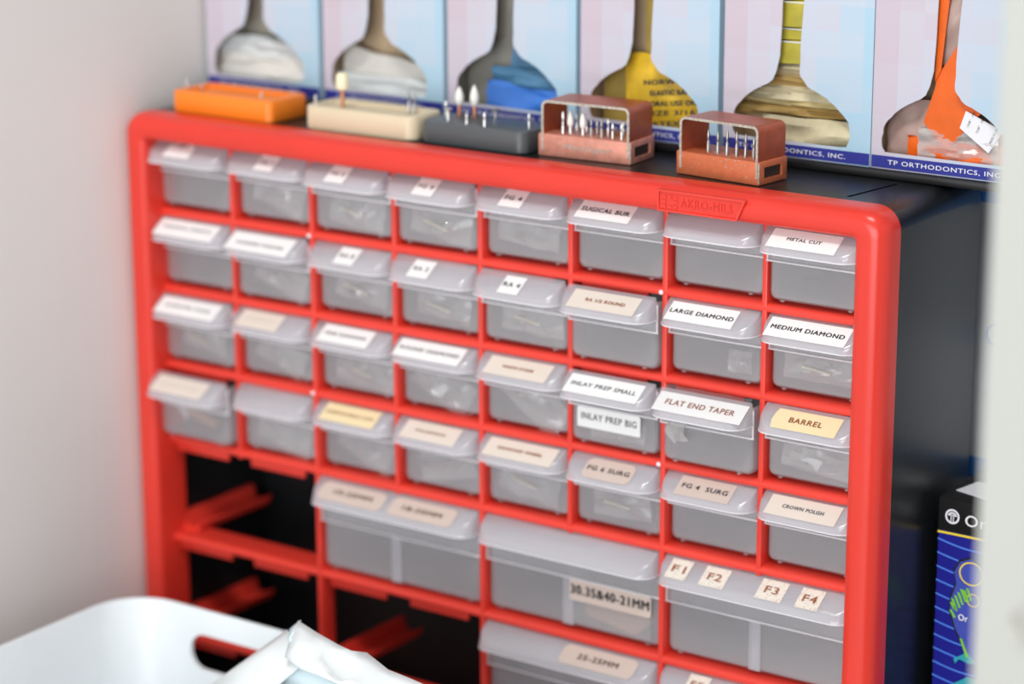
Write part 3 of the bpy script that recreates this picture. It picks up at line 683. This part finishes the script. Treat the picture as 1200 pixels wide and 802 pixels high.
def metal_block(label, x0, y0, L, D, rot, base_mk, y=0):
    t = thing('metal_bur_block', label, 'bur block', (x0, y0, ZC), rot)
    H = .0120
    bm = bmesh.new(); box(bm, 0, L, 0, D, 0, H, bev=.0006)
    o = obj('base', bm, M[base_mk], t)
    cutb = nb(L-.010, L+.01, .0045, D-.0045, .0030, .0088); cme = to_mesh('c', cutb, M['slot'], False)
    co = bpy.data.objects.new('cut', cme); C.objects.link(co); co.location = t.location; co.rotation_euler = t.rotation_euler
    md = o.modifiers.new('b', 'BOOLEAN'); md.object = co; md.operation = 'DIFFERENCE'; md.solver = 'EXACT'
    bpy.context.view_layer.update(); dg = bpy.context.evaluated_depsgraph_get()
    nm = bpy.data.meshes.new_from_object(o.evaluated_get(dg)); o.modifiers.clear(); o.data = nm; bpy.data.objects.remove(co)
    obj('slot_shade', nb(L-.0016, L-.0012, .0045, D-.0045, .0030, .0088), M['slot'], t, smooth=False)  # dark plate just inside the opening, painting the shade of the recess
    # bent-sheet hood: rounded arch extruded in depth, open to front and back
    th = .0011; x0_, x1_ = .0022, L-.0008; zt = .0300; r = .0036
    def arch(d, zb_):
        pts = [(x0_+d, zb_)]
        for k in range(7): an = PI-PI/2*k/6; pts.append((x0_+r+(r-d)*math.cos(an), zt-r+(r-d)*math.sin(an)))
        for k in range(7): an = PI/2-PI/2*k/6; pts.append((x1_-r+(r-d)*math.cos(an), zt-r+(r-d)*math.sin(an)))
        pts.append((x1_-d, zb_)); return pts
    A, B = arch(0, .0119), arch(th, .0119)
    bm = bmesh.new(); y0_, y1_ = .0, D-.0010
    vs_ = [[bm.verts.new((p, yy, q)) for p, q in P] for P, yy in ((A, y0_), (A, y1_), (B, y1_), (B, y0_))]
    for k in range(4): bridge(bm, vs_[k], vs_[(k+1) % 4], False)
    # trim leg parts that would sit inside the base
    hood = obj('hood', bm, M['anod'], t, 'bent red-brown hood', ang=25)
    bm = bmesh.new(); y2 = -.0004; A, B = arch(0, .0035), arch(th*1.15, .0035)
    vs_ = [[bm.verts.new((p, yy, q)) for p, q in P] for P, yy in ((A, y2), (A, .0001), (B, .0001), (B, y2))]
    for k in range(4): bridge(bm, vs_[k], vs_[(k+1) % 4], False)
    obj('hood_edge', bm, M['edge'], hood, 'bare worn metal edge')
    random.seed(int(L*1e5)); bm = bmesh.new()
    for k in range(26):
        x = random.uniform(.002, L-.002); z = random.choice((random.uniform(.001, .011), random.uniform(.0085, .0115))); s = random.uniform(.0003, .0009)
        box(bm, x, x+s, -.0001, .0001, z, z+s*.7)
    obj('chipped_spots', bm, M['edge'], t, 'small chips of bare metal', smooth=False)['kind'] = 'stuff'
    obj('worn_corner', nb(L-.0006, L+.0001, -.0001, .0006, .001, .0112), M['edge'], t, smooth=False)
    return t
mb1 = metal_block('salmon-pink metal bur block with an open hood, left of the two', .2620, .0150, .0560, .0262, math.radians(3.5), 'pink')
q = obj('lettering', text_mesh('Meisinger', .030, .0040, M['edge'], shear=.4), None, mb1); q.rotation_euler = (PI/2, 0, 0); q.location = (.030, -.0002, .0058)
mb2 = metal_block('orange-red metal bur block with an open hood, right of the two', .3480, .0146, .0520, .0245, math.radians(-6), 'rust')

BURG = 'dental burs standing in the blocks'
def bur(x, y, z, h, label, kind='pin', s=1):
    t = thing('dental_bur', label, 'dental bur', (x, y, z-.002), 0, BURG); h += .002
    if kind == 'flame':
        obj('shank', lathe([(.0011, 0), (.0011, h*.45), (.0009, h*.48)], 10), M['copper'], t, 'copper-coloured shank')
        obj('stone', lathe([(.0012, h*.44), (.0021, h*.52), (.0025, h*.62), (.0023, h*.74), (.0015, h*.88), (.0004, h)], 12), M['white'], t, 'white flame-shaped stone')
    elif kind == 'ivory':
        obj('shank', lathe([(.0012, 0), (.0012, h*.55)], 10), M['copper'], t, 'copper-coloured shank')
        obj('stone', lathe([(.0020, h*.54), (.0034, h*.58), (.0038, h*.68), (.0036, h*.9), (.0026, h)], 12), M['ivory'], t, 'ivory stone')
    elif kind == 'torpedo':
        obj('shank', lathe([(.0007, 0), (.0007, h*.42)], 8), M['steel'], t)
        obj('stone', lathe([(.0008, h*.40), (.0017, h*.48), (.0018, h*.6), (.0014, h*.85), (.0006, h*.99), (.0002, h)], 12), M['white'], t, 'white tapered stone')
    elif kind == 'disc':
        obj('shank', lathe([(.0007, 0), (.0007, h*.75)], 8), M['steel'], t)
        obj('disc', lathe([(.0006, h*.72), (.0022, h*.78), (.0024, h*.95), (.0004, h)], 14), M['steel'], t)
    elif kind == 'drill':
        obj('shank', lathe([(.0008, 0), (.0008, h*.55), (.0005, h*.58), (.0005, h*.62)], 10), M['steel'], t)
        obj('cutting_tip', lathe([(.0005, h*.60), (.0008, h*.68), (.0007, h*.85), (.0002, h)], 8), M['dsteel'], t)
    else:
        obj('shank', lathe([(.0006*s, 0), (.0006*s, h*.6), (.0004*s, h*.62)], 8), M['steel'], t)
        obj('cutting_tip', lathe([(.0004*s, h*.6), (.0007*s, h*.72), (.0006*s, h*.92), (.0002, h)], 8), M['steel'], t)
zg = ZC+.0122
B_ = [(.1977, .0325, .0160, 'flame', 'rear'), (.2079, .0345, .0178, 'flame', 'front')]
bur(.1977, .0325, zg, .0160, 'white flame-tipped bur on the grey block, left of the two', 'flame')
bur(.2079, .0325, zg, .0178, 'white flame-tipped bur on the grey block, right of the two', 'flame')
for j, (x, y, h, kd, s) in enumerate([(.1936, .0257, .0092, 'pin', 1.2), (.2027, .0153, .0075, 'disc', 1), (.2167, .0131, .0063, 'pin', 1.3), (.2290, .0125, .0083, 'pin', 1.4), (.2200, .0350, .0058, 'disc', 1), (.2520, .0211, .0086, 'pin', 1)]):
    bur(x, y, zg, h, f'short steel bur on the grey block, {ORD[j]} of the six small ones from left to right' if 0 else f'short steel {"disc-headed " if kd == "disc" else ""}bur on the grey block, {["at the far left", "near the front left", "front, left of centre", "front centre", "behind the front ones with a flat head", "at the right end"][j]}', kd, s)
zc = ZC+.0134
bur(.1310, .0135, zc, .0190, 'ivory-tipped bur with copper shank on the cream block', 'ivory')
bur(.1692, .0240, zc-.002, .0140, 'thin dark bur on the cream block, left of the right-hand pair', 'drill', 1)
bur(.1716, .0260, zc-.002, .0120, 'thin dark bur on the cream block, right of the right-hand pair', 'drill', 1)
bur(.1140, .0105, zc, .0058, 'short steel bur at the left end of the cream block', 'pin')
zo = ZC+.0128
bur(.0150, .0137, zo, .0060, 'thin dark bur at the left end of the orange block', 'pin')
bur(.0240, .0165, zo-.002, .0050, 'tiny steel bur near the left of the orange block', 'pin')
bur(.0740, .0110, zo, .0040, 'tiny steel bur near the right of the orange block', 'pin')
zm = ZC+.0120
for j, (x, y, h) in enumerate([(.3643, .0190, .0118), (.3705, .0180, .0116), (.3768, .0165, .0132), (.3824, .0165, .0130), (.3872, .0172, .0121), (.3926, .0160, .0113)]):
    bur(x, y, zm, h, f'steel drill bur in the orange-red metal block, {ORD[j]} of six from the left', 'drill')
R1 = [(.2807, .0190, .0122, 'pin'), (.2783, .0215, .0126, 'torpedo'), (.2780, .0280, .0100, 'pin'), (.2865, .0210, .0124, 'torpedo'), (.2837, .0290, .0075, 'pin'), (.2914, .0215, .0099, 'drill'), (.2902, .0290, .0072, 'pin'), (.2979, .0215, .0098, 'drill'), (.2978, .0280, .0095, 'pin'), (.3045, .0220, .0085, 'pin'), (.3100, .0220, .0088, 'pin'), (.3031, .0345, .0075, 'pin')]
R1[0] = (.2745, .0200, .0122, 'pin')
for j, (x, y, h, kd) in enumerate(sorted(R1)):
    row = 'front' if y < .025 else 'rear'
    bur(x, y, zm, h, f'{"white-tipped" if kd == "torpedo" else "thin steel"} bur in the salmon metal block, {(ORD+["ninth", "tenth", "eleventh", "twelfth"])[j]} from the left', kd)

# ------------------------------------------------------------------ cartons right of and behind the cabinet
t = thing('blue_carton', 'tall dark blue carton with black top and light blue waves, right of the cabinet', 'box', (.486, .0508, -.392))
HT = .248
obj('carton', nb(0, .125, 0, .060, 0, HT, bev=.0005), M['orm_blue'], t)
obj('black_top', nb(-.0002, .1252, -.0002, .0602, HT-.0175, HT+.0002, bev=.0004), M['orm_black'], t, 'black band and lid')
obj('yellow_line', nb(-.0001, .125, -.0004, 0, HT-.0188, HT-.0177), M['yellow'], t)
for k in range(26):
    z = HT-.0225-k*.0075; pts = []
    for i in range(15): pts.append((i*.0036+.0001, z-.0036*math.sin(min(i*.0036/.021, 3.2)*PI/2.0)*.9 if i < 12 else z-.002))
    bm = bmesh.new(); A = [bm.verts.new((x, -.0003, zz)) for x, zz in pts]; B = [bm.verts.new((x, -.0003, zz+.0010)) for x, zz in pts]; bridge(bm, A, B, False)
    obj('wave_line', bm, M['orm_wave'], t, smooth=False)
def disc(cx, cz, rx, rz, y, m, parent, name, hole=0, a0=0, a1=360):
    n = 28; bm = bmesh.new(); o_ = []; i_ = []
    for k in range(n+1):
        an = math.radians(a0+(a1-a0)*k/n); o_.append(bm.verts.new((cx+rx*math.cos(an), y, cz+rz*math.sin(an)))); i_.append(bm.verts.new((cx+rx*hole*math.cos(an), y, cz+rz*hole*math.sin(an))))
    if hole: bridge(bm, o_, i_, False)
    else:
        for v in i_: bm.verts.remove(v)
        bm.faces.new(o_[:-1]) if a1-a0 == 360 else bm.faces.new(o_)
    return obj(name, bm, m, parent, smooth=False)
Z = HT-.0089
lg = disc(.0078, Z, .0040, .0040, -.0006, M['wprint'], t, 'round_emblem', .74)
disc(.0078, Z+.0003, .0024, .0021, -.0006, M['wprint'], lg, 'arch', .60, 0, 180)
bm = bmesh.new(); box(bm, .0069, .0074, -.0007, -.0005, Z-.0034, Z+.0012); box(bm, .0082, .0087, -.0007, -.0005, Z-.0034, Z+.0012); box(bm, .0054, .0102, -.0007, -.0005, Z+.0003, Z+.0009); obj('pillars', bm, M['wprint'], lg)
q = obj('lettering', text_mesh('Ormco', .0300, .0060, M['wprint']), None, t); q.rotation_euler = (PI/2, 0, 0); q.location = (.0300, -.0005, Z-.0006)
z0 = HT-.392+.0  # printed fish-like ornament: eyes, body, stripes
fx, fz = .0185, HT-.0375
pb = [(.0185, fz+.0088), (.0125, fz+.006), (.0095, fz), (.0110, fz-.006), (.0085, fz-.014), (.0080, fz-.022), (.0115, fz-.032), (.0180, fz-.043), (.030, fz-.052), (.040, fz-.03), (.035, fz)]
obj('print_outline', extrude_poly(pb, -.0006, -.0004), M['orm_black'], t, smooth=False)
pc = [(p+(.0008 if p < .02 else -.001), q+(-.0008 if q > fz-.02 else .0008)) for p, q in pb]
obj('print_body', extrude_poly(pc, -.0008, -.0006), M['orm_mid'], t, smooth=False)
disc(fx+.0015, fz, .0070, .0064, -.0010, M['yellow'], t, 'yellow_ring', .88)
disc(fx+.0030, fz-.0140, .0038, .0036, -.0010, M['yellow'], t, 'yellow_ring', .84)
for k in range(6):
    x = .0092+k*.0016; zt = fz-.0085-k*.0002 if k < 5 else fz-.008; zt -= .0022*(3-k if k < 3 else 0)
    pts = [(x, zt), (x+.0016, zt-.0003), (x+.0040, zt-.0062), (x+.0030, zt-.0066)]
    obj('green_stripe', extrude_poly(pts, -.0011, -.0009), M['green'], t, smooth=False)
for k in range(2):
    pts = [(.0086, fz-.0175-k*.0042), (.0098, fz-.0172-k*.0042), (.0124, fz-.0205-k*.0045), (.0112, fz-.0212-k*.0045)]
    obj('green_stripe', extrude_poly(pts, -.0011, -.0009), M['green'], t, smooth=False)
obj('green_stripe', extrude_poly([(.0150, fz-.036), (.0162, fz-.036), (.0205, fz-.045), (.0190, fz-.046)], -.0011, -.0009), M['green'], t, smooth=False)
q = obj('lettering', text_mesh('Or', .0052, .0034, M['wprint']), None, t); q.rotation_euler = (PI/2, 0, 0); q.location = (.0165, -.0012, fz-.0245)
for fz2 in (fz-.046, fz-.060):
    obj('teal_fish', extrude_poly([(.0120, fz2-.002), (.0150, fz2), (.0200, fz2+.0035), (.0280, fz2+.003), (.0300, fz2-.0015), (.0200, fz2-.0030), (.0150, fz2-.0016), (.0128, fz2-.0045)], -.0007, -.0004), M['teal'], t, smooth=False)
obj('top_sticker', extrude_poly([(.0026, .0140), (.0330, .0050), (.0380, .0300), (.0062, .0330)], HT+.0002, HT+.0005, 'z'), M['wprint'], t, 'white sticker on the lid', smooth=False)
t = thing('white_carton', 'white carton with blue bands standing behind the cabinet at the right', 'box', (.452, .125, -.392))
obj('carton', nb(0, .16, 0, .07, 0, .4055, bev=.0005), M['carton_w'], t)
obj('blue_band', nb(-.0001, .1601, -.0003, 0, .3870, .4050), M['carton_b'], t)
obj('blue_band', nb(-.0001, .1601, -.0003, 0, .2360, .2475), M['carton_b'], t)
disc(.0275, .3165, .0050, .0060, -.0004, M['orm_wave'], t, 'blue_ring', .75)

# ------------------------------------------------------------------ white bin in front, bottom left
bn = thing('storage_bin', 'white plastic storage bin with hand holes, in front of the cabinet at the bottom left', 'bin', (.030, -.40, -.3919))
def bin_bm():
    L, D, H, th = .165, .334, .1369, .0028; N = 8
    bm = bmesh.new()
    def ring(d, z, r): return [bm.verts.new((p, q, z)) for p, q in rrect(-.0+d, L-d, 0+d, D-d, r, N)]
    seq = [ring(.012, 0, .026), ring(.009, .003, .028), ring(.0008, H-.004, .032), ring(-.0002, H-.002, .032), ring(.0006, H, .032), ring(th-.0006, H, .030), ring(th, H-.001, .030), ring(.012+th*.6, .004, .026)]
    for p, q in zip(seq, seq[1:]): bridge(bm, p, q)
    bm.faces.new(seq[0]); bm.faces.new(seq[-1]); return bm
bo = obj('tub', bin_bm(), M['bin'], bn, ang=50)
hc = bmesh.new(); pts = rrect(.0485, .1165, .1015, .1225, .0100, 6)
hc = extrude_poly(pts, -.05, .40); hm = to_mesh('c', hc, M['bin'], False)
co = bpy.data.objects.new('cut', hm); C.objects.link(co); co.location = bn.location
md = bo.modifiers.new('b', 'BOOLEAN'); md.object = co; md.operation = 'DIFFERENCE'; md.solver = 'EXACT'
bpy.context.view_layer.update(); dg = bpy.context.evaluated_depsgraph_get()
nm = bpy.data.meshes.new_from_object(bo.evaluated_get(dg)); bo.modifiers.clear(); bo.data = nm; bpy.data.objects.remove(co)

# ------------------------------------------------------------------ crumpled pouch in the bin
pt = thing('paper_pouch', 'crumpled white paper pouch with pale blue lining sticking out of the bin', 'pouch', (.22, -.16, -.388))
def sheet(name, verts, faces, mk, label, th=.0006):
    bm = bmesh.new(); vs_ = [bm.verts.new((x-.22, y+.16, z+.388)) for x, y, z in verts]
    for f in faces: bm.faces.new([vs_[i] for i in f])
    bmesh.ops.triangulate(bm, faces=[f for f in bm.faces if len(f.verts) > 3])
    bmesh.ops.subdivide_edges(bm, edges=bm.edges[:], cuts=1, use_grid_fill=True, smooth=0)
    bmesh.ops.recalc_face_normals(bm, faces=bm.faces[:])
    me = to_mesh(name, bm, M[mk], True, 75); o = obj(name, me, None, pt, label)
    md = o.modifiers.new('s', 'SOLIDIFY'); md.thickness = th; return o
A = [(.2013, -.13, -.2211), (.1569, -.14, -.2585), (.1024, -.15, -.3036), (.216, -.15, -.2263), (.2297, -.155, -.2276), (.2169, -.155, -.2391), (.1773, -.165, -.3074), (.2094, -.137, -.2208)]
sheet('left_panel', A, [(0, 1, 5, 3, 7), (1, 2, 6, 5), (3, 5, 4)], 'pouch', 'smooth white left side')
P = [(.2149, -.137, -.2108), (.2303, -.14, -.2132), (.2483, -.145, -.2141), (.2605, -.15, -.2128), (.2664, -.145, -.2141), (.2838, -.15, -.2176), (.301, -.155, -.2164), (.3178, -.16, -.2156), (.4063, -.19, -.2155)]
Q = [(.2195, -.147, -.2152), (.2211, -.156, -.2232), (.2347, -.161, -.2244), (.2656, -.167, -.2238), (.2979, -.172, -.2271), (.3401, -.18, -.2316), (.387, -.19, -.242)]
Mm = [(.2321, -.152, -.2149), (.2416, -.15, -.2172), (.2504, -.163, -.2196), (0.2622, -0.1580, -0.2240), (.2754, -.158, -.2191), (.2914, -.16, -.2215)]
V = P+Q+Mm   # P 0-8, Q 9-15, M 16-21
F = [(0, 9, 16, 1), (1, 16, 17, 2), (2, 17, 3), (3, 17, 20, 4), (4, 20, 5), (5, 20, 21, 6), (6, 21, 7), (7, 21, 14, 15, 8), (9, 10, 16), (10, 11, 16), (16, 11, 18, 17), (11, 12, 18), (17, 18, 19, 20), (18, 12, 19), (19, 12, 13, 20), (20, 13, 21), (21, 13, 14)]
sheet('folded_flap', V, F, 'pouch', 'wrinkled white flap folded over')
Bv = [(.2165, -.146, -.2299), (.2258, -.149, -.2305), (.2561, -.152, -.2322), (.2103, -.146, -.2442), (.3044, -.16, -.2388), (.1939, -.15, -.3088), (.3565, -.175, -.2559), (.2000, -.128, -.386), (.3300, -.150, -.386)]
sheet('blue_lining', Bv, [(0, 1, 2, 3), (3, 2, 4), (3, 4, 6, 5), (5, 6, 8, 7)], 'bluep', 'pale blue lining')
Bk = [(.2149, -.135, -.2112), (.2013, -.128, -.2215), (.2094, -.139, -.2212), (.2195, -.149, -.2156), (.2211, -.150, -.2232)]
sheet('inner_fold', Bk, [(0, 1, 2, 3), (2, 4, 3)], 'bluep', 'shaded inner fold at the peak')

# ring hook on the near panel
rg = thing('ring_hook', 'small grey metal ring hook on the near white panel at the right edge', 'hook', (.6850, -.3010, -.0555))
obj('ring', tube([(.0042*math.cos(math.radians(t_)), -.0012, .0048*math.sin(math.radians(t_))) for t_ in range(40, 330, 12)], .0006, 8), M['edge'], rg)
obj('stud', tube([(.0, .0008, .0042), (.0, -.0016, .0046)], .0007, 8), M['edge'], rg)

# raise everything so the shelf is at z = 0
for o in C.objects:
    if o.parent is None and o.type in {'MESH', 'EMPTY'}: o.location.z += ZF
